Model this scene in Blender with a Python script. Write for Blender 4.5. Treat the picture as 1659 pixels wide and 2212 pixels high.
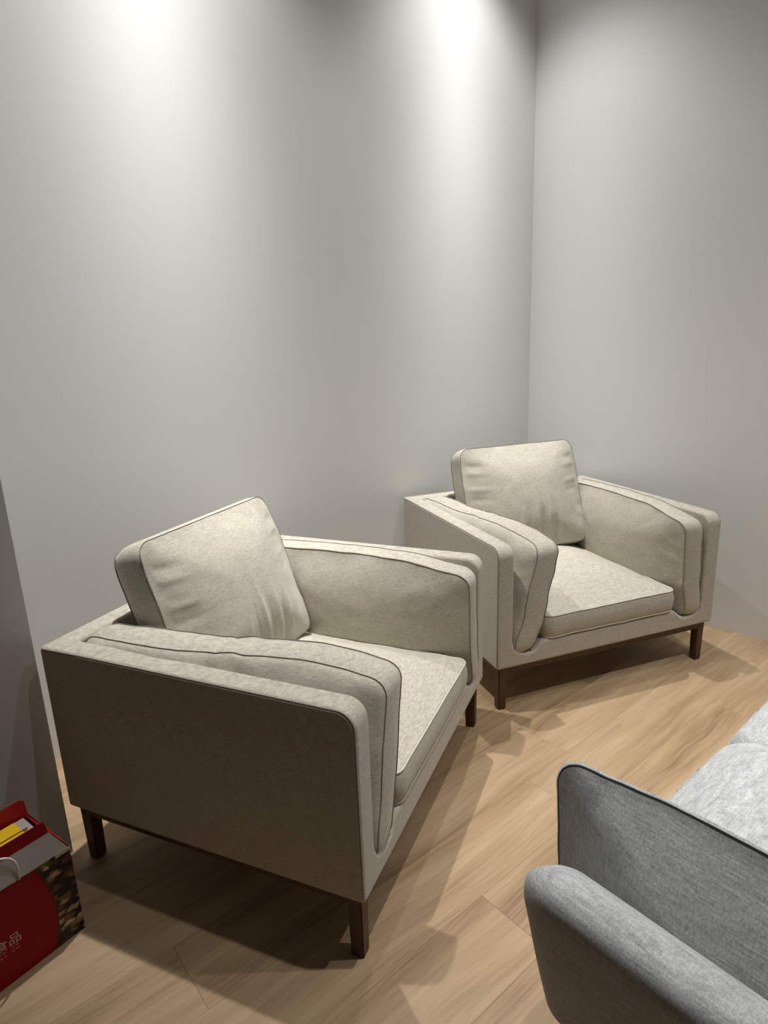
import bpy, bmesh, math, random
from mathutils import Vector, Matrix, noise

for o in list(bpy.data.objects):
    bpy.data.objects.remove(o)
SC = bpy.context.scene
COL = SC.collection

# ------------------------------------------------------------------ camera
CAM_H = 1.34
F_PX, PITCH, ROLL = 1364.9, 0.2598, -0.0364
cam_d = bpy.data.cameras.new('camera')
cam = bpy.data.objects.new('camera', cam_d)
COL.objects.link(cam)
cam_d.sensor_fit = 'HORIZONTAL'
cam_d.sensor_width = 36.0
cam_d.lens = 36.0 * F_PX / 1659.0
cam_d.clip_start = 0.02
fw = Vector((0, math.cos(PITCH), -math.sin(PITCH)))
up = Vector((0, math.sin(PITCH), math.cos(PITCH)))
rt = Vector((1, 0, 0))
cr, sr = math.cos(ROLL), math.sin(ROLL)
R_, U_ = rt * cr + up * sr, -rt * sr + up * cr
cam.matrix_world = Matrix(((R_.x, U_.x, -fw.x, 0), (R_.y, U_.y, -fw.y, 0), (R_.z, U_.z, -fw.z, CAM_H), (0, 0, 0, 1)))
SC.camera = cam

# ------------------------------------------------------------------ exposure and world
SC.view_settings.view_transform = 'Standard'
SC.view_settings.look = 'None'
SC.view_settings.gamma = 1.0
SC.view_settings.use_curve_mapping = False
SC.view_settings.exposure = 0.09
world = bpy.data.worlds.new('world')
SC.world = world
world.use_nodes = True
bg = world.node_tree.nodes['Background']
bg.inputs['Color'].default_value = (1.0, 0.95, 0.88, 1)
bg.inputs['Strength'].default_value = 0.015

# ------------------------------------------------------------------ room axes
CORNER = Vector((0.8187, 3.5153, 0))
A_L = math.radians(39.36)          # direction of the left wall, towards the corner
A_R = math.radians(-47.80)         # direction of the right wall, away from the corner
dl = Vector((math.cos(A_L), math.sin(A_L), 0)); nl = Vector((dl.y, -dl.x, 0))
dr = Vector((math.cos(A_R), math.sin(A_R), 0)); nr = Vector((-dr.y, dr.x, 0))   # nr points out of the room
ZC = 3.30

def along(a, d, z):
    """a metres from the corner along the left wall, d metres out from it"""
    p = CORNER - dl * a + nl * d
    return Vector((p.x, p.y, z))

# ------------------------------------------------------------------ lamps: recessed ceiling spots, all aimed straight down
PK = 415.0        # power for unit strength
def spot(loc, k, radius=0.022, color=(1.0, 0.985, 0.975)):
    """downlight with the beam profile of a reflector lamp: a bright core, a softer skirt and a cut-off"""
    d = bpy.data.lights.new('ceiling_spot', 'SPOT')
    d.energy = PK * k; d.spot_size = math.radians(106); d.spot_blend = 0.6
    d.shadow_soft_size = radius; d.color = color
    d.use_nodes = True
    nt = d.node_tree; em = nt.nodes['Emission']
    g = nt.nodes.new('ShaderNodeNewGeometry'); sp = nt.nodes.new('ShaderNodeSeparateXYZ')
    nt.links.new(g.outputs['Incoming'], sp.inputs[0])
    def m(op, x, y=None):
        n = nt.nodes.new('ShaderNodeMath'); n.operation = op
        for i, v in enumerate((x, y)):
            if v is None: continue
            if isinstance(v, (int, float)): n.inputs[i].default_value = v
            else: nt.links.new(v, n.inputs[i])
        return n.outputs[0]
    th = m('ARCCOSINE', m('MINIMUM', m('ABSOLUTE', sp.outputs[2]), 1.0))
    tot = None
    for amp, deg in ((.82, 14.6), (.18, 38.0)):
        q = m('DIVIDE', th, math.radians(deg))
        t = m('MULTIPLY', m('EXPONENT', m('MULTIPLY', m('MULTIPLY', q, q), -1.0)), amp)
        tot = t if tot is None else m('ADD', tot, t)
    nt.links.new(tot, em.inputs['Strength'])
    o = bpy.data.objects.new('ceiling_spot', d); COL.objects.link(o); o.location = loc
    return o
spot(along(0.56, 0.35, 3.26), 1.0)
spot(along(1.94, 0.34, 3.26), 1.1)
spot(along(3.32, 0.34, 3.26), 0.14)
spot((0.50, 1.08, 3.26), 0.42)
spot(along(0.50, 1.75, 3.26), 0.22)
spot(along(0.95, 2.35, 3.26), 1.4)

# ------------------------------------------------------------------ helpers
def link(o):
    COL.objects.link(o); return o

def tag(o, label=None, cat=None, group=None, kind=None):
    if label: o['label'] = label
    if cat: o['category'] = cat
    if group: o['group'] = group
    if kind: o['kind'] = kind
    return o

def empty(name, loc, rz=0.0):
    o = bpy.data.objects.new(name, None); link(o)
    o.location = loc; o.rotation_euler = (0, 0, rz); o.empty_display_size = 0.1
    return o

def obj(name, bm, mat, parent=None, smooth=True):
    me = bpy.data.meshes.new(name)
    bmesh.ops.recalc_face_normals(bm, faces=bm.faces[:])
    bm.to_mesh(me); bm.free()
    if smooth:
        me.shade_smooth()
    me.materials.append(mat)
    o = bpy.data.objects.new(name, me); link(o)
    if parent: o.parent = parent
    return o

def bx(bm, lo, hi, bevel=0.0, seg=2, M=None):
    r = bmesh.ops.create_cube(bm, size=1.0)
    vs = r['verts']
    for v in vs:
        v.co = Vector(((v.co.x + .5) * (hi[0] - lo[0]) + lo[0], (v.co.y + .5) * (hi[1] - lo[1]) + lo[1], (v.co.z + .5) * (hi[2] - lo[2]) + lo[2]))
    if bevel:
        es = list({e for v in vs for e in v.link_edges})
        r2 = bmesh.ops.bevel(bm, geom=es, offset=bevel, segments=seg, profile=0.5, affect='EDGES')
        vs = list({v for f in r2['faces'] for v in f.verts} | {v for v in vs if v.is_valid})
    if M is not None:
        for v in vs: v.co = M @ v.co
    return vs

def tube(bm, pts, r, seg=6, closed=False):
    n = len(pts); rings = []
    for i, p in enumerate(pts):
        a = pts[(i - 1) % n] if (closed or i > 0) else p
        b = pts[(i + 1) % n] if (closed or i < n - 1) else p
        t = (b - a)
        t = t.normalized() if t.length > 1e-9 else Vector((0, 0, 1))
        if i == 0:
            ref = Vector((0, 0, 1)) if abs(t.z) < .9 else Vector((1, 0, 0))
            u = t.cross(ref).normalized()
        else:
            u = (u - t * u.dot(t)).normalized()
        w = t.cross(u)
        rings.append([bm.verts.new(p + (u * math.cos(k * 2 * math.pi / seg) + w * math.sin(k * 2 * math.pi / seg)) * r) for k in range(seg)])
    m = n if closed else n - 1
    for i in range(m):
        A, B = rings[i], rings[(i + 1) % n]
        off = 0
        if closed and i == n - 1:      # best match of the last ring
            off = min(range(seg), key=lambda s: sum((A[k].co - B[(k + s) % seg].co).length for k in range(seg)))
        for k in range(seg):
            bm.faces.new((A[k], A[(k + 1) % seg], B[(k + 1 + off) % seg], B[(k + off) % seg]))
    if not closed:
        bm.faces.new(rings[0][::-1]); bm.faces.new(rings[-1])

def sstep(a, b, x):
    t = max(0.0, min(1.0, (x - a) / (b - a)))
    return t * t * (3 - 2 * t)

# ------------------------------------------------------------------ materials
def new_mat(name, rough=0.8, spec=0.3):
    m = bpy.data.materials.new(name); m.use_nodes = True
    nt = m.node_tree; b = nt.nodes['Principled BSDF']
    b.inputs['Roughness'].default_value = rough
    b.inputs['Specular IOR Level'].default_value = spec
    return m, nt, b

def N(nt, t, **kw):
    n = nt.nodes.new(t)
    for k, v in kw.items():
        if k in ('operation', 'blend_type', 'data_type', 'noise_dimensions', 'feature'): setattr(n, k, v)
    return n

def noise_tex(nt, coord, scale_vec, scale=1.0, detail=3.0, rough=0.55):
    mp = nt.nodes.new('ShaderNodeMapping'); mp.inputs['Scale'].default_value = scale_vec
    nt.links.new(coord, mp.inputs['Vector'])
    n = nt.nodes.new('ShaderNodeTexNoise'); n.inputs['Scale'].default_value = scale
    n.inputs['Detail'].default_value = detail; n.inputs['Roughness'].default_value = rough
    nt.links.new(mp.outputs['Vector'], n.inputs['Vector'])
    return n.outputs['Fac']

def ramp(nt, fac, stops):
    r = nt.nodes.new('ShaderNodeValToRGB')
    while len(r.color_ramp.elements) < len(stops): r.color_ramp.elements.new(0.5)
    for e, (p, c) in zip(r.color_ramp.elements, stops):
        e.position = p; e.color = (*c, 1)
    nt.links.new(fac, r.inputs['Fac'])
    return r.outputs['Color']

def math_node(nt, op, a, b):
    m = nt.nodes.new('ShaderNodeMath'); m.operation = op
    for i, x in enumerate((a, b)):
        if isinstance(x, (int, float)): m.inputs[i].default_value = x
        else: nt.links.new(x, m.inputs[i])
    return m.outputs[0]

def bump(nt, b, h, strength, dist):
    n = nt.nodes.new('ShaderNodeBump'); n.inputs['Strength'].default_value = strength
    n.inputs['Distance'].default_value = dist
    nt.links.new(h, n.inputs['Height']); nt.links.new(n.outputs['Normal'], b.inputs['Normal'])

def fabric(name, dark, mid, light, thread=600.0, streak=55.0, mix=(.4, .3, .3), contrast=1.0, bstr=0.5, cross=False):
    m, nt, b = new_mat(name, 0.95, 0.12)
    tc = nt.nodes.new('ShaderNodeTexCoord'); c = tc.outputs['Object']
    hor = noise_tex(nt, c, (streak, streak, thread), 1.0, 3.0, .7)          # threads running level
    ver = noise_tex(nt, c, (thread, thread, streak), 1.0, 3.0, .7)          # threads running up
    dep = noise_tex(nt, c, (thread, streak, thread), 1.0, 3.0, .7)
    dep2 = noise_tex(nt, c, (streak, thread, thread), 1.0, 3.0, .7)
    fine = noise_tex(nt, c, (1, 1, 1), 260.0, 2.0, .6)
    blotch = noise_tex(nt, c, (1, 1, 1), 26.0, 3.0, .6)
    s = math_node(nt, 'ADD', math_node(nt, 'MULTIPLY', hor, .30 if not cross else .26), math_node(nt, 'MULTIPLY', ver, .16 if not cross else .26))
    s = math_node(nt, 'ADD', s, math_node(nt, 'MULTIPLY', dep, .16 if not cross else .17))
    s = math_node(nt, 'ADD', s, math_node(nt, 'MULTIPLY', dep2, .16 if not cross else .17))
    s = math_node(nt, 'ADD', s, math_node(nt, 'MULTIPLY', fine, .12))
    s = math_node(nt, 'ADD', s, math_node(nt, 'MULTIPLY', blotch, .035 if not cross else .02))
    w = .115 / contrast
    col = ramp(nt, s, [(.5 - w, dark), (.5, mid), (.5 + w, light)])
    nt.links.new(col, b.inputs['Base Color'])
    b.inputs['Sheen Weight'].default_value = 0.25
    b.inputs['Sheen Roughness'].default_value = 0.5
    bump(nt, b, s, bstr, 0.0012)
    return m

M_CREAM = fabric('cream_heather_fabric', (.33, .305, .25), (.53, .497, .415), (.69, .655, .56), contrast=1.0)
M_SEAM = new_mat('seam_thread', .95, .1)[0]; M_SEAM.node_tree.nodes['Principled BSDF'].inputs['Base Color'].default_value = (.23, .205, .165, 1)
M_SEAM_L = new_mat('seam_thread_pale', .95, .1)[0]; M_SEAM_L.node_tree.nodes['Principled BSDF'].inputs['Base Color'].default_value = (.62, .59, .50, 1)
M_GREY = fabric('grey_woven_fabric', (.24, .25, .25), (.43, .44, .435), (.66, .67, .655), thread=330, streak=24, contrast=1.0, bstr=.7, cross=True)
M_PIPE = new_mat('dark_piping', .8, .2)[0]; M_PIPE.node_tree.nodes['Principled BSDF'].inputs['Base Color'].default_value = (.06, .058, .065, 1)

def wood_dark():
    m, nt, b = new_mat('walnut_wood', .42, .4)
    tc = nt.nodes.new('ShaderNodeTexCoord')
    f = noise_tex(nt, tc.outputs['Object'], (60, 60, 6), 1.0, 4.0, .6)
    nt.links.new(ramp(nt, f, [(.3, (.045, .019, .009)), (.7, (.105, .046, .022))]), b.inputs['Base Color'])
    return m
M_WALNUT = wood_dark()

def wall_paint():
    m, nt, b = new_mat('warm_white_paint', .75, .25)
    tc = nt.nodes.new('ShaderNodeTexCoord')
    f = noise_tex(nt, tc.outputs['Object'], (1, 1, 1), 300.0, 2.0, .5)
    nt.links.new(ramp(nt, f, [(.3, (.76, .765, .75)), (.7, (.80, .805, .79))]), b.inputs['Base Color'])
    bump(nt, b, f, .12, .0006)
    return m
M_WALL = wall_paint()

def oak():
    m, nt, b = new_mat('oak_laminate', .50, .35)
    tc = nt.nodes.new('ShaderNodeTexCoord')
    oi = nt.nodes.new('ShaderNodeObjectInfo')
    cmb = nt.nodes.new('ShaderNodeCombineXYZ')
    for i, k in ((0, 37.0), (1, 11.0), (2, 5.0)):
        nt.links.new(math_node(nt, 'MULTIPLY', oi.outputs['Random'], k), cmb.inputs[i])
    vadd = nt.nodes.new('ShaderNodeVectorMath'); vadd.operation = 'ADD'
    nt.links.new(tc.outputs['Object'], vadd.inputs[0]); nt.links.new(cmb.outputs[0], vadd.inputs[1])
    v = vadd.outputs[0]
    # wandering distortion so the grain bends into cathedrals
    dn = nt.nodes.new('ShaderNodeTexNoise'); dn.inputs['Scale'].default_value = 1.0; dn.inputs['Detail'].default_value = 1.5
    mp = nt.nodes.new('ShaderNodeMapping'); mp.inputs['Scale'].default_value = (2.2, 6.0, 1); nt.links.new(v, mp.inputs['Vector'])
    nt.links.new(mp.outputs[0], dn.inputs['Vector'])
    off = math_node(nt, 'MULTIPLY', math_node(nt, 'SUBTRACT', dn.outputs['Fac'], .5), .07)
    c2 = nt.nodes.new('ShaderNodeCombineXYZ'); nt.links.new(off, c2.inputs[1])
    va2 = nt.nodes.new('ShaderNodeVectorMath'); va2.operation = 'ADD'
    nt.links.new(v, va2.inputs[0]); nt.links.new(c2.outputs[0], va2.inputs[1])
    w = va2.outputs[0]
    broad = noise_tex(nt, w, (1.0, 13, 1), 1.0, 3.5, .6)
    fineg = noise_tex(nt, w, (5, 160, 1), 1.0, 4.0, .65)
    blot = noise_tex(nt, v, (2.0, 5.0, 1), 1.0, 2.0, .5)
    s = math_node(nt, 'ADD', math_node(nt, 'MULTIPLY', broad, .52), math_node(nt, 'MULTIPLY', fineg, .30))
    s = math_node(nt, 'ADD', s, math_node(nt, 'MULTIPLY', blot, .18))
    s = math_node(nt, 'ADD', s, math_node(nt, 'MULTIPLY', math_node(nt, 'SUBTRACT', oi.outputs['Random'], .5), .04))
    col = ramp(nt, s, [(.35, (.235, .147, .08)), (.45, (.36, .245, .138)), (.54, (.43, .305, .18)), (.65, (.50, .37, .23))])
    nt.links.new(col, b.inputs['Base Color'])
    bump(nt, b, fineg, .15, .0004)
    return m
M_OAK = oak()
M_GAP = new_mat('plank_joint', .9, .1)[0]; M_GAP.node_tree.nodes['Principled BSDF'].inputs['Base Color'].default_value = (.30, .205, .125, 1)

def flat(name, c, rough=.6, spec=.3):
    m, nt, b = new_mat(name, rough, spec); b.inputs['Base Color'].default_value = (*c, 1); return m

# ------------------------------------------------------------------ the room
def slab(name, p0, p1, thick_dir, thick, z0, z1, mat):
    bm = bmesh.new()
    a, b_ = Vector(p0), Vector(p1); t = thick_dir * thick
    low = [a, b_, b_ + t, a + t]
    vs = [bm.verts.new((p.x, p.y, z)) for z in (z0, z1) for p in low]
    for f in ((0, 1, 2, 3), (7, 6, 5, 4), (0, 4, 5, 1), (1, 5, 6, 2), (2, 6, 7, 3), (3, 7, 4, 0)):
        bm.faces.new([vs[i] for i in f])
    return tag(obj(name, bm, mat, None, False), kind='structure')

slab('wall_left', CORNER - dl * 5.2, CORNER + dl * 0.15, -nl, 0.12, 0.0, ZC, M_WALL)
slab('wall_right', CORNER, CORNER + dr * 3.6, nr, 0.12, 0.0, ZC, M_WALL)
PIL = Vector((-0.9027, 1.4709, 0))
slab('wall_pillar', PIL - dl * 1.6, PIL, -nl, 0.488, 0.0, ZC, M_WALL)

# floor: an underlay slab and one object per plank
RZF = A_L
fl = empty('floor', (CORNER.x, CORNER.y, 0), RZF); tag(fl, kind='structure')
bm = bmesh.new(); bx(bm, (-5.4, -3.9, -0.06), (2.6, 0.0, -0.0095))
obj('underlay', bm, M_GAP, fl, False)
PW, PL, GAP = 0.192, 1.28, 0.0004
plank_meshes = {}
def plank_mesh(L, W_):
    key = (round(L, 4), round(W_, 4))
    if key not in plank_meshes:
        bm = bmesh.new()
        bx(bm, (0, -W_, -0.009), (L, 0, 0.0))
        top = [e for e in bm.edges if all(v.co.z > -1e-5 for v in e.verts)]
        bmesh.ops.bevel(bm, geom=top, offset=0.0003, segments=1, affect='EDGES')
        me = bpy.data.meshes.new('plank'); bm.to_mesh(me); bm.free(); me.materials.append(M_OAK)
        plank_meshes[key] = me
    return plank_meshes[key]
rng = random.Random(5)
row = 0; y = -0.0
while y > -3.85:
    x = -5.3 - [0.0, .43, .86, .21, .64, 1.07][row % 6]
    while x < 2.5:
        o = bpy.data.objects.new('plank', plank_mesh(PL - GAP, PW - GAP)); link(o); o.parent = fl
        # keep planks clear of the right wall and beyond the left end
        o.location = (x, y, 0)
        wx = CORNER + dl * x + nl * (-y)
        if (wx - CORNER).dot(nr) > 0.10:
            bpy.data.objects.remove(o)
        x += PL
    y -= PW; row += 1
# ceiling
bm = bmesh.new()
pts = [CORNER - dl * 5.2 - nl * .1, CORNER + dl * .15 - nl * .1 + nr * .1, CORNER + dr * 3.6 + nr * .1, CORNER + dr * 3.6 - dl * 5.4]
vs = [bm.verts.new((p.x, p.y, z)) for z in (ZC, ZC + .1) for p in pts]
for f in ((0, 1, 2, 3), (7, 6, 5, 4), (0, 4, 5, 1), (1, 5, 6, 2), (2, 6, 7, 3), (3, 7, 4, 0)):
    bm.faces.new([vs[i] for i in f])
tag(obj('ceiling', bm, M_WALL, None, False), kind='structure')

# ------------------------------------------------------------------ upholstery builders
def outline(hx, hy, rc, n):
    """n points of a rounded rectangle, evenly spaced by length"""
    segs = []
    L = [2 * (hx - rc), math.pi / 2 * rc, 2 * (hy - rc), math.pi / 2 * rc] * 2
    tot = sum(L); out = []
    for i in range(n):
        s = tot * i / n; k = 0
        while s > L[k] and k < 7: s -= L[k]; k += 1
        t = s / L[k] if L[k] > 0 else 0
        if k == 0: p = (-(hx - rc) + 2 * (hx - rc) * t, -hy)
        elif k == 1: a = -math.pi / 2 + t * math.pi / 2; p = (hx - rc + rc * math.cos(a), -(hy - rc) + rc * math.sin(a))
        elif k == 2: p = (hx, -(hy - rc) + 2 * (hy - rc) * t)
        elif k == 3: a = t * math.pi / 2; p = (hx - rc + rc * math.cos(a), hy - rc + rc * math.sin(a))
        elif k == 4: p = (hx - rc - 2 * (hx - rc) * t, hy)
        elif k == 5: a = math.pi / 2 + t * math.pi / 2; p = (-(hx - rc) + rc * math.cos(a), hy - rc + rc * math.sin(a))
        elif k == 6: p = (-hx, hy - rc - 2 * (hy - rc) * t)
        else: a = math.pi + t * math.pi / 2; p = (-(hx - rc) + rc * math.cos(a), -(hy - rc) + rc * math.sin(a))
        out.append(p)
    return out

def cushion(name, hx, hy, te, puff_top, puff_bot, rc, mat, parent, M, deform=None, seam_mat=None,
            seam_r=0.0015, n=200, K=26, band_bulge=0.008, band_seg=6, wr=0.0035, seed=0.0, knife=False, full=None, flatp=3.2):
    """Boxed cushion: two crowned faces joined by a band, piped along both rims. Local X,Y = outline, Z = thickness."""
    bm = bmesh.new()
    ol = outline(hx, hy, rc, n)
    def D(p):
        q = Vector(p)
        # soft crumple, strongest near the rims
        e = max(abs(q.x) / hx, abs(q.y) / hy)
        amp = wr * (0.45 + 0.9 * sstep(.6, 1.0, e))
        nz = noise.noise(Vector((q.x * 9 + seed, q.y * 9, q.z * 6))) + .5 * noise.noise(Vector((q.x * 22, q.y * 22 + seed, q.z * 9)))
        q.z += nz * amp
        if deform: q = Vector(deform(q))
        return M @ q
    def face_z(x, y, s, puff, sign):
        if full == sign:      # this face is stuffed right up to its rim
            f = math.sqrt(max(0.0, 1 - s ** 5)) * (.72 + .28 * (1 - abs(x / hx) ** 3) * (1 - abs(y / hy) ** 3))
        else:
            f = (1 - s ** flatp) * (.45 + .55 * (1 - abs(x / hx) ** 2.3) * (1 - abs(y / hy) ** 2.3))
        return te + puff * f
    def cap(sign, puff, rim):
        prev = rim
        for k in range(1, K):
            s = 1 - (k / K) ** 1.35 if False else 1 - k / K
            s = 1 - (1 - s) ** 1.25
            ring = []
            for (x, y) in ol:
                # outline relaxes towards an ellipse near the middle
                x2, y2 = x * s, y * s
                ring.append(bm.verts.new(D((x2, y2, sign * face_z(x2, y2, s, puff, sign)))))
            for i in range(n):
                j = (i + 1) % n
                bm.faces.new((prev[i], prev[j], ring[j], ring[i]))
            prev = ring
        c = bm.verts.new(D((0, 0, sign * face_z(0, 0, 0, puff, sign))))
        for i in range(n):
            bm.faces.new((prev[i], prev[(i + 1) % n], c))
    rings = []
    for k in range(band_seg + 1):
        z = te * (1 - 2 * k / band_seg)
        b = band_bulge * (1 - (z / te) ** 2) if te > 1e-6 else 0
        ring = []
        for (x, y) in ol:
            l = math.hypot(x, y)
            nx = (1 if x > 0 else -1) * sstep(hx - rc * 1.2, hx, abs(x)); ny = (1 if y > 0 else -1) * sstep(hy - rc * 1.2, hy, abs(y))
            ring.append(bm.verts.new(D((x + nx * b, y + ny * b, z))))
        rings.append(ring)
    for a, b in zip(rings, rings[1:]):
        for i in range(n):
            j = (i + 1) % n
            bm.faces.new((a[i], a[j], b[j], b[i]))
    cap(1, puff_top, rings[0]); cap(-1, puff_bot, rings[-1])
    o = obj(name, bm, mat, parent)
    if seam_mat is not None:
        def rim(z):
            sm = bmesh.new()
            tube(sm, [D((x * (1 + .0012 / hx), y * (1 + .0012 / hy), z)) for (x, y) in ol], seam_r, 5, closed=True)
            return sm
        if knife:
            obj('piping', rim(0.0), seam_mat, o)
        else:
            obj('seam', rim(te), seam_mat, o)
            obj('seam', rim(-te), seam_mat, o)
    return o

# ------------------------------------------------------------------ the two armchairs
CW, CD, CH, C0 = 1.0172, 0.8725, 0.643, 0.1755
HW, HD, PT = CW / 2, CD / 2, 0.066

def evaluated(bm_main, bm_cut, bevel):
    me1 = bpy.data.meshes.new('tmp1'); bm_main.to_mesh(me1); bm_main.free()
    me2 = bpy.data.meshes.new('tmp2'); bm_cut.to_mesh(me2); bm_cut.free()
    o1 = bpy.data.objects.new('tmp1', me1); o2 = bpy.data.objects.new('tmp2', me2)
    link(o1); link(o2)
    m = o1.modifiers.new('b', 'BOOLEAN'); m.operation = 'DIFFERENCE'; m.object = o2; m.solver = 'EXACT'
    m2 = o1.modifiers.new('v', 'BEVEL'); m2.width = bevel; m2.segments = 4; m2.limit_method = 'ANGLE'
    m2.angle_limit = math.radians(38); m2.use_clamp_overlap = False; m2.harden_normals = False
    dg = bpy.context.evaluated_depsgraph_get(); dg.update()
    me = bpy.data.meshes.new_from_object(o1.evaluated_get(dg))
    bpy.data.objects.remove(o1); bpy.data.objects.remove(o2)
    return me

def prism(prof, axis, a, b):
    """closed polygon extruded along an axis; prof gives the two other coordinates"""
    bm = bmesh.new()
    def mk(p, t):
        return {0: (t, p[0], p[1]), 1: (p[0], t, p[1]), 2: (p[0], p[1], t)}[axis]
    A = [bm.verts.new(mk(p, a)) for p in prof]; B = [bm.verts.new(mk(p, b)) for p in prof]
    n = len(prof)
    for i in range(n):
        bm.faces.new((A[i], A[(i + 1) % n], B[(i + 1) % n], B[i]))
    bm.faces.new(A[::-1]); bm.faces.new(B)
    bmesh.ops.recalc_face_normals(bm, faces=bm.faces[:])
    return bm

def arc(cx, cy, r, a0, a1, n):
    return [(cx + r * math.cos(math.radians(a0 + (a1 - a0) * i / n)), cy + r * math.sin(math.radians(a0 + (a1 - a0) * i / n))) for i in range(n + 1)]

def shell_mesh():
    # side view of the outside: front top corner well rounded
    r = .045
    prof = [(-HD, C0), (HD, C0)] + arc(HD - r, CH - r, r, 0, 90, 7) + [(-HD, CH)]
    main = prism(prof, 0, -HW, HW)
    xi = HW - PT; zb = .222; rr = .062
    cut = []
    cut += arc(-xi + rr, zb + rr, rr, 180, 270, 6)
    cut += [(-xi + rr + .022 + .06 * t, zb + .038 * sstep(0, 1, t)) for t in (0, .25, .5, .75, 1)]
    cut += [(-x, z) for x, z in cut[::-1]]
    cut = [(-xi, CH + .2)] + cut + [(xi, CH + .2)]
    c = prism(cut, 1, -HD + PT, HD + .2)
    return evaluated(main, c, .011)

def seam_path_side(s):
    """piping that runs round the outer side panel"""
    x = s * (HW - .003); i = .009; r = .038; z0 = C0 + .012
    p = [Vector((x, -HD + i, z0)), Vector((x, -HD + i, CH - .012))]
    q = [Vector((x + s * .002, -HD + .014, CH - .0055))]
    q += [Vector((x + s * 0.0, y_, CH - .0045)) for y_ in (-.3, -.15, 0, .15, .3)]
    q += [Vector((x, HD - .0045 - r + r * math.sin(a), CH - .0045 - r + r * math.cos(a))) for a in [k * math.pi / 16 for k in range(9)]]
    q += [Vector((x, HD - .0045, z)) for z in (.5, .4, .3, z0)]
    return p + q

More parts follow.
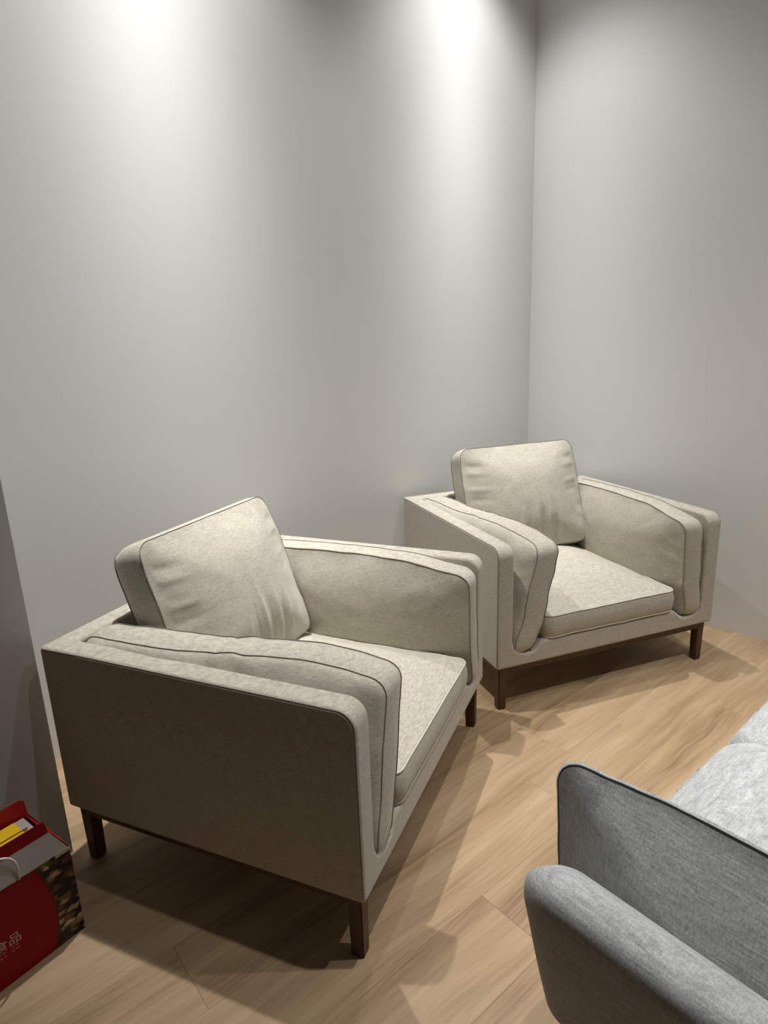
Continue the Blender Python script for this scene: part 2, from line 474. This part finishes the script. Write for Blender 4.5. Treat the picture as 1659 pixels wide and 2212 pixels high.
def armchair(first_loc, rz, label, seed, back_shift=(0, 0)):
    t = empty('armchair', (*first_loc, 0), rz)
    tag(t, label, 'armchair', 'matching cream armchairs')
    me = shell_mesh(); me.name = 'shell'; me.shade_smooth(); me.materials.clear(); me.materials.append(M_CREAM)
    sh = bpy.data.objects.new('shell', me); link(sh); sh.parent = t
    wn = sh.modifiers.new('wn', 'WEIGHTED_NORMAL'); wn.keep_sharp = True
    for s in (1, -1):
        bm = bmesh.new(); tube(bm, seam_path_side(s), .0017, 5)
        obj('seam', bm, M_SEAM, sh)
    # seat cushion
    def d_seat(q):
        # front edge sags very slightly and the crown is higher behind
        q.z += -.004 * sstep(.1, .37, q.y)
        return q
    cushion('seat_cushion', .302, .374, .043, .066, .006, .032, M_CREAM, t,
            Matrix.Translation((0, .062, .311)), d_seat, M_SEAM_L, .0022, seed=seed, wr=.002)
    # arm cushions: local X = chair Y (front), local Y = up, local Z = chair X
    for s, lean in ((1, .088), (-1, .022)):
        Mx = Matrix(((0, 0, 1, .386 * s), (1, 0, 0, .032), (0, 1, 0, .4335), (0, 0, 0, 1)))
        po, pi_ = .056, .052
        def d_arm(q, s=s, lean=lean):
            zz = (q.y + .22) / .44
            f = sstep(-.15, .38, q.x)
            q.z -= s * lean * f * max(0.0, zz) ** 1.1
            # rounded bottom at the front, plump top
            bot = sstep(.35, 0, zz)
            q.z = q.z + s * .020 * bot * f
            q.y += .012 * (1 - (q.x / .41) ** 2) * sstep(.4, 1, zz) - .022 * sstep(.16, .40, q.x) * sstep(.5, 1, zz)
            if s > 0:
                # folds over the top in the middle
                q.y += .005 * math.exp(-((q.x - .02) / .035) ** 2) * sstep(.7, 1, zz) * math.sin(q.z * 60)
                q.z += .006 * math.exp(-((q.x - .0 - .3 * (1 - zz)) / .012) ** 2) * sstep(.5, .9, zz) - .005 * math.exp(-((q.x - .04 - .3 * (1 - zz)) / .014) ** 2) * sstep(.5, .9, zz)
            # never into the arm panel
            lim = (.4415 - .386) + .034 * sstep(.84, .97, zz) * sstep(.42, .30, q.x)
            v = q.z * s
            if v > lim - .02:
                v = lim - .02 + .02 * (1 - math.exp(-(v - lim + .02) / .02))
            q.z = v * s
            return q
        tp, bp = (po, pi_) if s > 0 else (pi_, po)
        cushion('arm_cushion', .404, .2115, .044, tp, bp, .040, M_CREAM, t, Mx, d_arm, M_SEAM, .0014, seed=seed + s * 7.3, wr=.0055, band_bulge=.006, full=s, K=34)
    # back cushion, leaning back: local X = chair -X.. X, local Y = up the lean, local Z = towards the front
    a = math.radians(20.5)
    yv = Vector((0, -math.sin(a), math.cos(a))); zv = Vector((0, math.cos(a), math.sin(a)))
    cpos = Vector((back_shift[0], -.240, .622 + back_shift[1]))
    Mb = Matrix(((1, yv.x, zv.x, cpos.x), (0, yv.y, zv.y, cpos.y), (0, yv.z, zv.z, cpos.z), (0, 0, 0, 1)))
    rr = random.Random(int(seed * 10) + 3)
    folds = [(-.150, .09, .013, .008), (-.118, .11, .009, -.009), (-.080, .13, .012, .011), (-.045, .10, .009, -.010), (-.010, .16, .012, .012), (.028, .10, .009, -.008), (.065, .08, .012, .007)]
    def d_back(q):
        yy = (q.y + .245)
        if q.z > 0:
            for (x0, ln, w, am) in folds:
                xx = x0 + .25 * (yy - .05) * (x0 + .02)
                q.z += am * math.exp(-((q.x - xx) / w) ** 2) * math.exp(-((yy - .045) / ln) ** 2) * sstep(.0, .03, yy)
            for yf, am in ((.13, .0035), (.165, -.003), (.055, .003), (.01, -.002)):
                side = sstep(-.12, -.27, -abs(q.x) if False else -abs(q.x))
                q.z += am * math.exp(-((q.y - yf - .15 * (abs(q.x) - .28)) / .012) ** 2) * sstep(.16, .25, abs(q.x)) * (1 - sstep(.27, .292, abs(q.x)))
        q.z -= .016 * (abs(q.x) / .29) ** 3 * sstep(.1, -.24, q.y)
        q.x *= 1 - .03 * sstep(.05, .24, q.y)
        return q
    cushion('back_cushion', .303, .243, .050, .062, .030, .044, M_CREAM, t, Mb, d_back, M_SEAM, .0011, seed=seed + 2.2, wr=.004, n=280, K=44)
    # walnut frame: four rails and four legs
    z0, z1 = .146, C0 + .002; i = .018; w = .036
    for lo, hi in (((-HW + i, HD - i - .024, z0), (HW - i, HD - i, z1)), ((-HW + i, -HD + i, z0), (HW - i, -HD + i + .024, z1)),
                   ((HW - i - .024, -HD + i + .024, z0), (HW - i, HD - i - .024, z1)), ((-HW + i, -HD + i + .024, z0), (-HW + i + .024, HD - i - .024, z1))):
        bm = bmesh.new(); bx(bm, lo, hi, .0015, 1); obj('rail', bm, M_WALNUT, t, False)
    for sx in (1, -1):
        for sy in (1, -1):
            bm = bmesh.new()
            xo = sx * (HW - i + .0006); xi = sx * (HW - i - w); yo = sy * (HD - i + .0006); yi = sy * (HD - i - w)
            vs = bx(bm, (min(xo, xi), min(yo, yi), 0), (max(xo, xi), max(yo, yi), z1 - .001))
            for v in bm.verts:
                if v.co.z < .01:
                    v.co.x += (-.002 if abs(v.co.x) > HW - i - .01 else .003) * sx
                    v.co.y += (-.002 if abs(v.co.y) > HD - i - .01 else .003) * sy
            bmesh.ops.bevel(bm, geom=bm.edges[:], offset=.0028, segments=2, affect='EDGES')
            obj('leg', bm, M_WALNUT, t, False)
    return t

chair_a = armchair((-0.2699, 1.7335), -1.97964, 'nearer cream armchair with its shaded side panel towards the viewer, beside the red bag', 1.7, (.012, -.010))
chair_b = armchair((0.7190, 2.6502), -2.79349, 'farther cream armchair standing in the corner where the two walls meet', 8.4)

# ------------------------------------------------------------------ grey sofa (lower right)
A_S = math.radians(40.0)
se = Vector((math.cos(A_S), math.sin(A_S), 0)); sn = Vector((-se.y, se.x, 0))
S0 = se * 1.46 + sn * 0.05
sofa = empty('sofa', (S0.x, S0.y, 0), A_S)
tag(sofa, 'pale grey woven two-seat sofa with dark piped arm cushion, facing the armchairs', 'sofa')
def sx(a): return a - 1.46
def sy(b): return b - 0.05

def loft(name, sections, mat, parent):
    """sections: list of rings with equal point counts"""
    bm = bmesh.new(); R = [[bm.verts.new(p) for p in s] for s in sections]
    n = len(R[0])
    for A, B in zip(R, R[1:]):
        for i in range(n):
            bm.faces.new((A[i], A[(i + 1) % n], B[(i + 1) % n], B[i]))
    bm.faces.new(R[0][::-1]); bm.faces.new(R[-1])
    return obj(name, bm, mat, parent)

def sofa_arm(mirror):
    """flared, dome-topped arm; front edge rakes back a little towards the top"""
    secs = []
    def top_z(b): return .590 - .004 * sstep(.5, .1, b)
    ds = [0.0, .0008, .003, .007, .012, .018, .025, .033, .042, .052, .064, .078] + [.078 + (1.012 - .078) * k / 34 for k in range(1, 35)]
    for d in ds:
        b = .524 - d
        # rounded nose at the front: sections shrink
        nose = 0.064
        fr = 1.0 if d >= nose else math.sqrt(max(0.0, 1 - (1 - d / nose) ** 2)) * .985 + .015
        hw_ = .052
        prof = []
        zt = top_z(b)
        zlow = .172
        steps = 14
        for j in range(steps + 1):                      # outer side going up
            f = j / steps; z = zlow + (zt - hw_ - zlow) * f
            prof.append((-1, f, z))
        for j in range(1, 12):                          # dome
            a = math.pi - math.pi * j / 12
            prof.append(('d', a, zt - hw_))
        for j in range(steps + 1):
            f = 1 - j / steps; z = zlow + (zt - hw_ - zlow) * f
            prof.append((1, f, z))
        ring = []
        for (s, f, z) in prof:
            if s == 'd':
                ca = math.cos(f); z2 = z + hw_ * 1.0 * math.sin(f); ff = (z2 - zlow) / (zt - zlow)
                half = hw_
                off = ca * half * fr
            else:
                z2 = z; ff = (z - zlow) / (zt - zlow)
                off = s * (hw_ + .004 * math.sin(ff * math.pi)) * fr
            mid = .805 - .150 * ff ** 1.05
            a_ = mid + off
            rake = -.050 * ff ** 1.3 * sstep(.1, .5, b)
            # round the front top corner
            z3 = z2
            if d < .07:
                cut_ = (1 - math.sqrt(max(0, 1 - (1 - d / .07) ** 2))) * .040
                z3 = z2 - cut_ * sstep(.55, 1.0, ff)
            X = sx(a_)
            if mirror: X = sx(2.92 - a_)
            ring.append(Vector((X, sy(b) + rake, z3)))
        secs.append(ring)
    return loft('arm', secs, M_GREY, sofa)
sofa_arm(False); sofa_arm(True)

# seat cushions
for k, (a0, a1) in enumerate(((.862, 1.457), (1.463, 2.058))):
    hx_ = (a1 - a0) / 2
    def d_s(q):
        # waterfall front edge
        f = sstep(.24, .40, q.y)
        q.z -= .022 * f * f if q.z > 0 else 0
        return q
    cushion('seat_cushion', hx_, .375, .052, .034, .004, .055, M_GREY, sofa,
            Matrix.Translation((sx((a0 + a1) / 2), sy(.107), .372)), d_s, None, band_bulge=.022, band_seg=10, seed=3.1 + k * 4, wr=.003, flatp=5.0)
# base under the seat and wooden plinth
bm = bmesh.new(); bx(bm, (sx(.80), sy(-.42), .172), (sx(2.12), sy(.455), .318), .02, 3); obj('base', bm, M_GREY, sofa)
bm = bmesh.new(); bx(bm, (sx(.80), sy(-.50), .172), (sx(2.12), sy(-.33), .76), .05, 5); obj('back', bm, M_GREY, sofa)
for k, (a0, a1) in enumerate(((.88, 1.455), (1.465, 2.04))):
    a = math.radians(12)
    yv = Vector((0, -math.sin(a), math.cos(a))); zv = Vector((0, math.cos(a), math.sin(a)))
    Mb = Matrix(((1, 0, 0, sx((a0 + a1) / 2)), (0, yv.y, zv.y, sy(-.235)), (0, yv.z, zv.z, .63), (0, 0, 0, 1)))
    cushion('back_cushion', (a1 - a0) / 2, .19, .004, .07, .05, .06, M_GREY, sofa, Mb, None, M_PIPE, .0035, knife=True, seed=11 + k, n=120, K=14, band_seg=2)
# piped cushion leaning on the near arm: local X = towards the front, local Y = up, local Z = along the sofa
def arm_pillow(mirror):
    tilt = math.radians(4)
    s = -1 if mirror else 1
    a_c, z_c = .822, .508
    yv = Vector((-math.sin(tilt) * s, 0, math.cos(tilt))); zv = Vector((math.cos(tilt) * s, 0, math.sin(tilt)))
    xc = sx(2.92 - a_c) if mirror else sx(a_c)
    Mp = Matrix(((0, yv.x, zv.x, xc), (1, 0, 0, sy(.226)), (0, yv.z, zv.z, z_c), (0, 0, 0, 1)))
    def d(q):
        q.y += .026 * (1 - (q.x / .3) ** 2) * sstep(0, .13, q.y)
        # pinched corner dimple near the front top
        q.y -= .006 * math.exp(-((q.x - .215) / .02) ** 2) * sstep(.06, .13, q.y)
        q.z += .006 * math.exp(-((q.x - .215) / .02) ** 2) * sstep(.06, .13, q.y)
        return q
    return cushion('arm_cushion', .300, .142, .004, .070, .090, .046, M_GREY, sofa, Mp, d, M_PIPE, .0042, knife=True, seed=5.5, n=240, K=30, band_seg=2, wr=.003, flatp=2.0)
arm_pillow(False); arm_pillow(True)
for lo, hi in (((.79, -.42, .125), (.83, .455, .172)), ((2.09, -.42, .125), (2.13, .455, .172)), ((.83, .425, .125), (2.09, .455, .172)), ((.83, -.42, .125), (2.09, -.39, .172))):
    bm = bmesh.new(); bx(bm, (sx(lo[0]), sy(lo[1]), lo[2]), (sx(hi[0]), sy(hi[1]), hi[2] + .004), .003, 2); obj('rail', bm, M_WALNUT, sofa, False)
for a_ in (.782, 2.094):
    for b_ in (-.40, .435):
        bm = bmesh.new(); bx(bm, (sx(a_), sy(b_), 0), (sx(a_ + .044), sy(b_ + .044), .17), .004, 2)
        for v in bm.verts:
            if v.co.z < .05:
                cx_, cy_ = sx(a_ + .022), sy(b_ + .022)
                v.co.x = cx_ + (v.co.x - cx_) * .75; v.co.y = cy_ + (v.co.y - cy_) * .75
        obj('leg', bm, M_WALNUT, sofa, False)

# ------------------------------------------------------------------ red shopping bag with boxes in it
AB = math.radians(53.0)
P0 = Vector((-0.7605, 1.2287, 0))
bdl = Vector((math.cos(AB), math.sin(AB), 0))
# local frame: +X = along the front face towards the right corner, +Y = into the bag (towards the wall), origin at front right bottom corner
bag = empty('shopping_bag', P0, AB)
tag(bag, 'red and white paper carrier bag with printed nuts, standing by the wall end', 'bag')
M_RED = flat('red_card', (.26, .004, .007), .6, .2)
M_RED2 = flat('bright_red_card', (.42, .010, .008), .45, .4)
M_WHITE = flat('white_card', (.52, .50, .50), .5, .3)
M_YEL = flat('yellow_box_card', (.72, .46, .015), .35, .4)
M_CLEAR = flat('grey_film', (.38, .33, .30), .25, .5)
M_CORD = flat('white_cord', (.75, .73, .70), .7, .2)
M_INK = flat('cream_print', (.62, .42, .38), .6, .2)
M_DARKLINE = flat('box_edge', (.16, .05, .01), .6, .2)
BWID, BDEP = .30, .105

def quad_sheet(bm, pts, th=.0008, nrm=None):
    """polygon sheet given thickness"""
    vs = [bm.verts.new(p) for p in pts]
    n_ = nrm or (Vector(pts[1]) - Vector(pts[0])).cross(Vector(pts[2]) - Vector(pts[1])).normalized()
    v2 = [bm.verts.new(Vector(p) + n_ * th) for p in pts]
    bm.faces.new(vs); bm.faces.new(v2[::-1])
    k = len(pts)
    for i in range(k):
        bm.faces.new((vs[i], v2[i], v2[(i + 1) % k], vs[(i + 1) % k]))

ZF, ZB1, ZB2 = .236, .300, .332
# nuts print on the lower body (front and side)
def nuts_mat():
    m, nt, b = new_mat('nut_print', .45, .35)
    tc = nt.nodes.new('ShaderNodeTexCoord')
    rot = nt.nodes.new('ShaderNodeMapping'); rot.inputs['Rotation'].default_value = (0, math.radians(-18), 0)
    rot.inputs['Scale'].default_value = (30, 30, 62)
    nt.links.new(tc.outputs['Object'], rot.inputs['Vector'])
    dn = nt.nodes.new('ShaderNodeTexNoise'); dn.inputs['Scale'].default_value = 1.6; dn.inputs['Detail'].default_value = 2
    nt.links.new(rot.outputs[0], dn.inputs['Vector'])
    vm = nt.nodes.new('ShaderNodeVectorMath'); vm.operation = 'ADD'
    nt.links.new(rot.outputs[0], vm.inputs[0]); nt.links.new(dn.outputs['Color'], vm.inputs[1])
    vo = nt.nodes.new('ShaderNodeTexVoronoi'); vo.inputs['Scale'].default_value = 1.0; vo.feature = 'F1'
    nt.links.new(vm.outputs[0], vo.inputs['Vector'])
    sep = nt.nodes.new('ShaderNodeSeparateColor'); nt.links.new(vo.outputs['Color'], sep.inputs[0])
    kind = ramp(nt, sep.outputs[0], [(.15, (.035, .012, .012)), (.35, (.16, .08, .03)), (.55, (.42, .26, .09)), (.75, (.70, .58, .36)), (.92, (.10, .045, .03))])
    edge = ramp(nt, vo.outputs['Distance'], [(.38, (1, 1, 1)), (.62, (.05, .03, .03))])
    fine = ramp(nt, noise_tex(nt, rot.outputs[0], (1.2, 1, 5), 2.0, 3.0, .6), [(.35, (.35, .3, .28)), (.6, (1, 1, 1))])
    m1 = nt.nodes.new('ShaderNodeMix'); m1.data_type = 'RGBA'; m1.blend_type = 'MULTIPLY'; m1.inputs['Factor'].default_value = 1
    nt.links.new(kind, m1.inputs['A']); nt.links.new(edge, m1.inputs['B'])
    m2 = nt.nodes.new('ShaderNodeMix'); m2.data_type = 'RGBA'; m2.blend_type = 'MULTIPLY'; m2.inputs['Factor'].default_value = 1
    nt.links.new(m1.outputs['Result'], m2.inputs['A']); nt.links.new(fine, m2.inputs['B'])
    nt.links.new(m2.outputs['Result'], b.inputs['Base Color'])
    return m
M_NUTS = nuts_mat()
bm = bmesh.new()
quad_sheet(bm, [(-BWID, 0, 0), (0, 0, 0), (0, 0, ZF), (-BWID, 0, ZF)], .001, Vector((0, 1, 0)))
quad_sheet(bm, [(0, 0, 0), (0, BDEP, 0), (0, BDEP, ZF), (0, 0, ZF)], .001, Vector((-1, 0, 0)))
quad_sheet(bm, [(-BWID, BDEP, 0), (0, BDEP, 0), (0, BDEP, ZF), (-BWID, BDEP, ZF)], .001, Vector((0, -1, 0)))
quad_sheet(bm, [(-BWID, 0, 0), (0, 0, 0), (0, BDEP, 0), (-BWID, BDEP, 0)], .001, Vector((0, 0, 1)))
quad_sheet(bm, [(-BWID, 0, 0), (-BWID, BDEP, 0), (-BWID, BDEP, ZF), (-BWID, 0, ZF)], .001, Vector((1, 0, 0)))
obj('printed_body', bm, M_NUTS, bag, False)
# big red rounded badge printed on the front
pts = []
R_, uc, zc = .33, -.386, .105
for k in range(25):
    z = .0015 + (ZF - .003) * k / 24
    pts.append((uc + math.sqrt(R_ ** 2 - (z - zc) ** 2), -.0004, z))
poly = [(-BWID + .001, -.0004, .0015)] + pts + [(-BWID + .001, -.0004, ZF - .0015)]
bm = bmesh.new(); quad_sheet(bm, poly, .0006, Vector((0, -1, 0)))
obj('red_badge', bm, M_RED, bag, False)
M_REDD = flat('dark_red_edge', (.10, .004, .006), .5, .3)
bm = bmesh.new()
for p, q in zip(pts, pts[1:]):
    quad_sheet(bm, [(p[0] - .0005, -.0003, p[2]), (p[0] + .006, -.0003, p[2]), (q[0] + .006, -.0003, q[2]), (q[0] - .0005, -.0003, q[2])], .0003, Vector((0, -1, 0)))
obj('badge_edge', bm, M_REDD, bag, False)
# white band and red hem of the front, pinched inwards at the right
bm = bmesh.new()
quad_sheet(bm, [(-BWID, 0, ZF), (-.002, 0, ZF), (-.036, .004, ZB1), (-BWID, .004, ZB1)], .001, Vector((0, 1, 0)))
obj('white_band', bm, M_WHITE, bag, False)
bm = bmesh.new()
quad_sheet(bm, [(-BWID, .0035, ZB1), (-.036, .0035, ZB1), (-.042, .005, ZB2), (-BWID, .005, ZB2)], .001, Vector((0, 1, 0)))
obj('red_hem', bm, M_RED, bag, False)
# cream edge strip and red fold of the side gusset
bm = bmesh.new()
quad_sheet(bm, [(0.0006, 0, ZF - .012), (0.0006, BDEP * .55, ZF - .012), (0.0006, BDEP * .55, ZF), (0.0006, 0, ZF)], .0006, Vector((1, 0, 0)))
quad_sheet(bm, [(-.034, -.0006, ZF - .008), (0, -.0006, ZF - .008), (0, -.0006, ZF + .002), (-.034, -.0006, ZF + .002)], .0005, Vector((0, -1, 0)))
obj('cream_strip', bm, flat('cream_card', (.50, .42, .28), .5, .3), bag, False)
bm = bmesh.new()
quad_sheet(bm, [(0, 0, ZF), (-.036, .004, ZB1), (-.030, BDEP * .5, ZB1 - .02), (0, BDEP * .5, ZF)], .001, Vector((1, 0, 0)))
quad_sheet(bm, [(0, BDEP * .5, ZF), (-.030, BDEP * .5, ZB1 - .02), (-.040, BDEP, ZB1), (0, BDEP, ZF)], .001, Vector((1, 0, 0)))
obj('side_fold', bm, M_RED, bag, False)
# back panel of the bag
bm = bmesh.new()
quad_sheet(bm, [(-BWID, BDEP, ZF), (0, BDEP, ZF), (-.034, BDEP, ZB1), (-.036, BDEP + .004, ZB2 + .004), (-.046, BDEP + .006, ZB2 + .010), (-BWID, BDEP + .006, ZB2 + .006)], .001, Vector((0, -1, 0)))
obj('back_panel', bm, M_RED2, bag, False)
# cord handle
bm = bmesh.new()
def bez(p0, p1, p2, p3, n=16):
    out = []
    for i in range(n + 1):
        t = i / n; out.append(p0 * (1 - t) ** 3 + p1 * 3 * t * (1 - t) ** 2 + p2 * 3 * t * t * (1 - t) + p3 * t ** 3)
    return out
hp = bez(Vector((-.113, -.003, .238)), Vector((-.108, -.010, .300)), Vector((-.128, -.014, .318)), Vector((-.160, -.010, .322)))
hp += bez(Vector((-.160, -.010, .322)), Vector((-.200, -.006, .320)), Vector((-.215, -.006, .29)), Vector((-.212, -.003, .238)))[1:]
tube(bm, hp, .0026, 8)
obj('handle', bm, M_CORD, bag)
# the lettering on the badge: two printed characters and small unreadable print below
def text(name, s, size, x, z, mat, parent):
    c = bpy.data.curves.new(name, 'FONT'); c.body = s; c.size = size; c.extrude = .0001; c.align_x = 'RIGHT'
    o = bpy.data.objects.new(name, c); link(o)
    dg = bpy.context.evaluated_depsgraph_get(); dg.update()
    me = bpy.data.meshes.new_from_object(o.evaluated_get(dg)); bpy.data.objects.remove(o)
    o = bpy.data.objects.new(name, me); link(o); me.materials.clear(); me.materials.append(mat)
    o.parent = parent; o.location = (x, -.0013, z); o.rotation_euler = (math.pi / 2, 0, 0)
    return o
text('lettering', '\u98df\u54c1', .029, -.131, .094, M_INK, bag)
bm = bmesh.new(); rg = random.Random(2)
for zr, n_ in ((.084, 9), (.074, 8)):
    x = -.140
    for k in range(n_):
        w_ = rg.uniform(.004, .0075)
        if k % 3 != 2:
            quad_sheet(bm, [(x - w_, -.0011, zr + rg.uniform(0, .001)), (x, -.0011, zr), (x, -.0011, zr + .005), (x - w_, -.0011, zr + .0045)], .0002, Vector((0, -1, 0)))
        x -= w_ + .003
obj('small_print', bm, flat('faint_print', (.42, .13, .12), .6, .2), bag, False)

# boxes inside the bag
def snack_box(x0, x1, y0, y1, z1, label, mat):
    t = empty('snack_box', P0 + bdl * ((x0 + x1) / 2) + Vector((-bdl.y, bdl.x, 0)) * ((y0 + y1) / 2) + Vector((0, 0, .002)), AB)
    tag(t, label, 'box', None)
    hx_, hy_ = (x1 - x0) / 2, (y1 - y0) / 2
    bm = bmesh.new(); bx(bm, (-hx_, -hy_, 0), (hx_, hy_, z1 - .004), .002, 2); obj('film_wrap', bm, M_CLEAR, t, False)
    bm = bmesh.new(); bx(bm, (-hx_, -hy_ + .018, z1 - .0045), (hx_ - .022, hy_ - .004, z1), .002, 2); obj('lid', bm, mat, t, False)
    bm = bmesh.new(); bx(bm, (-hx_, -.004 - .004, z1 - .0005), (hx_ - .012, -.004, z1 + .0006)); obj('lid_edge', bm, M_DARKLINE, t, False)
    return t
snack_box(-.285, -.048, .012, .096, .306, 'yellow-topped packet in clear wrap lying inside the red carrier bag', M_YEL)
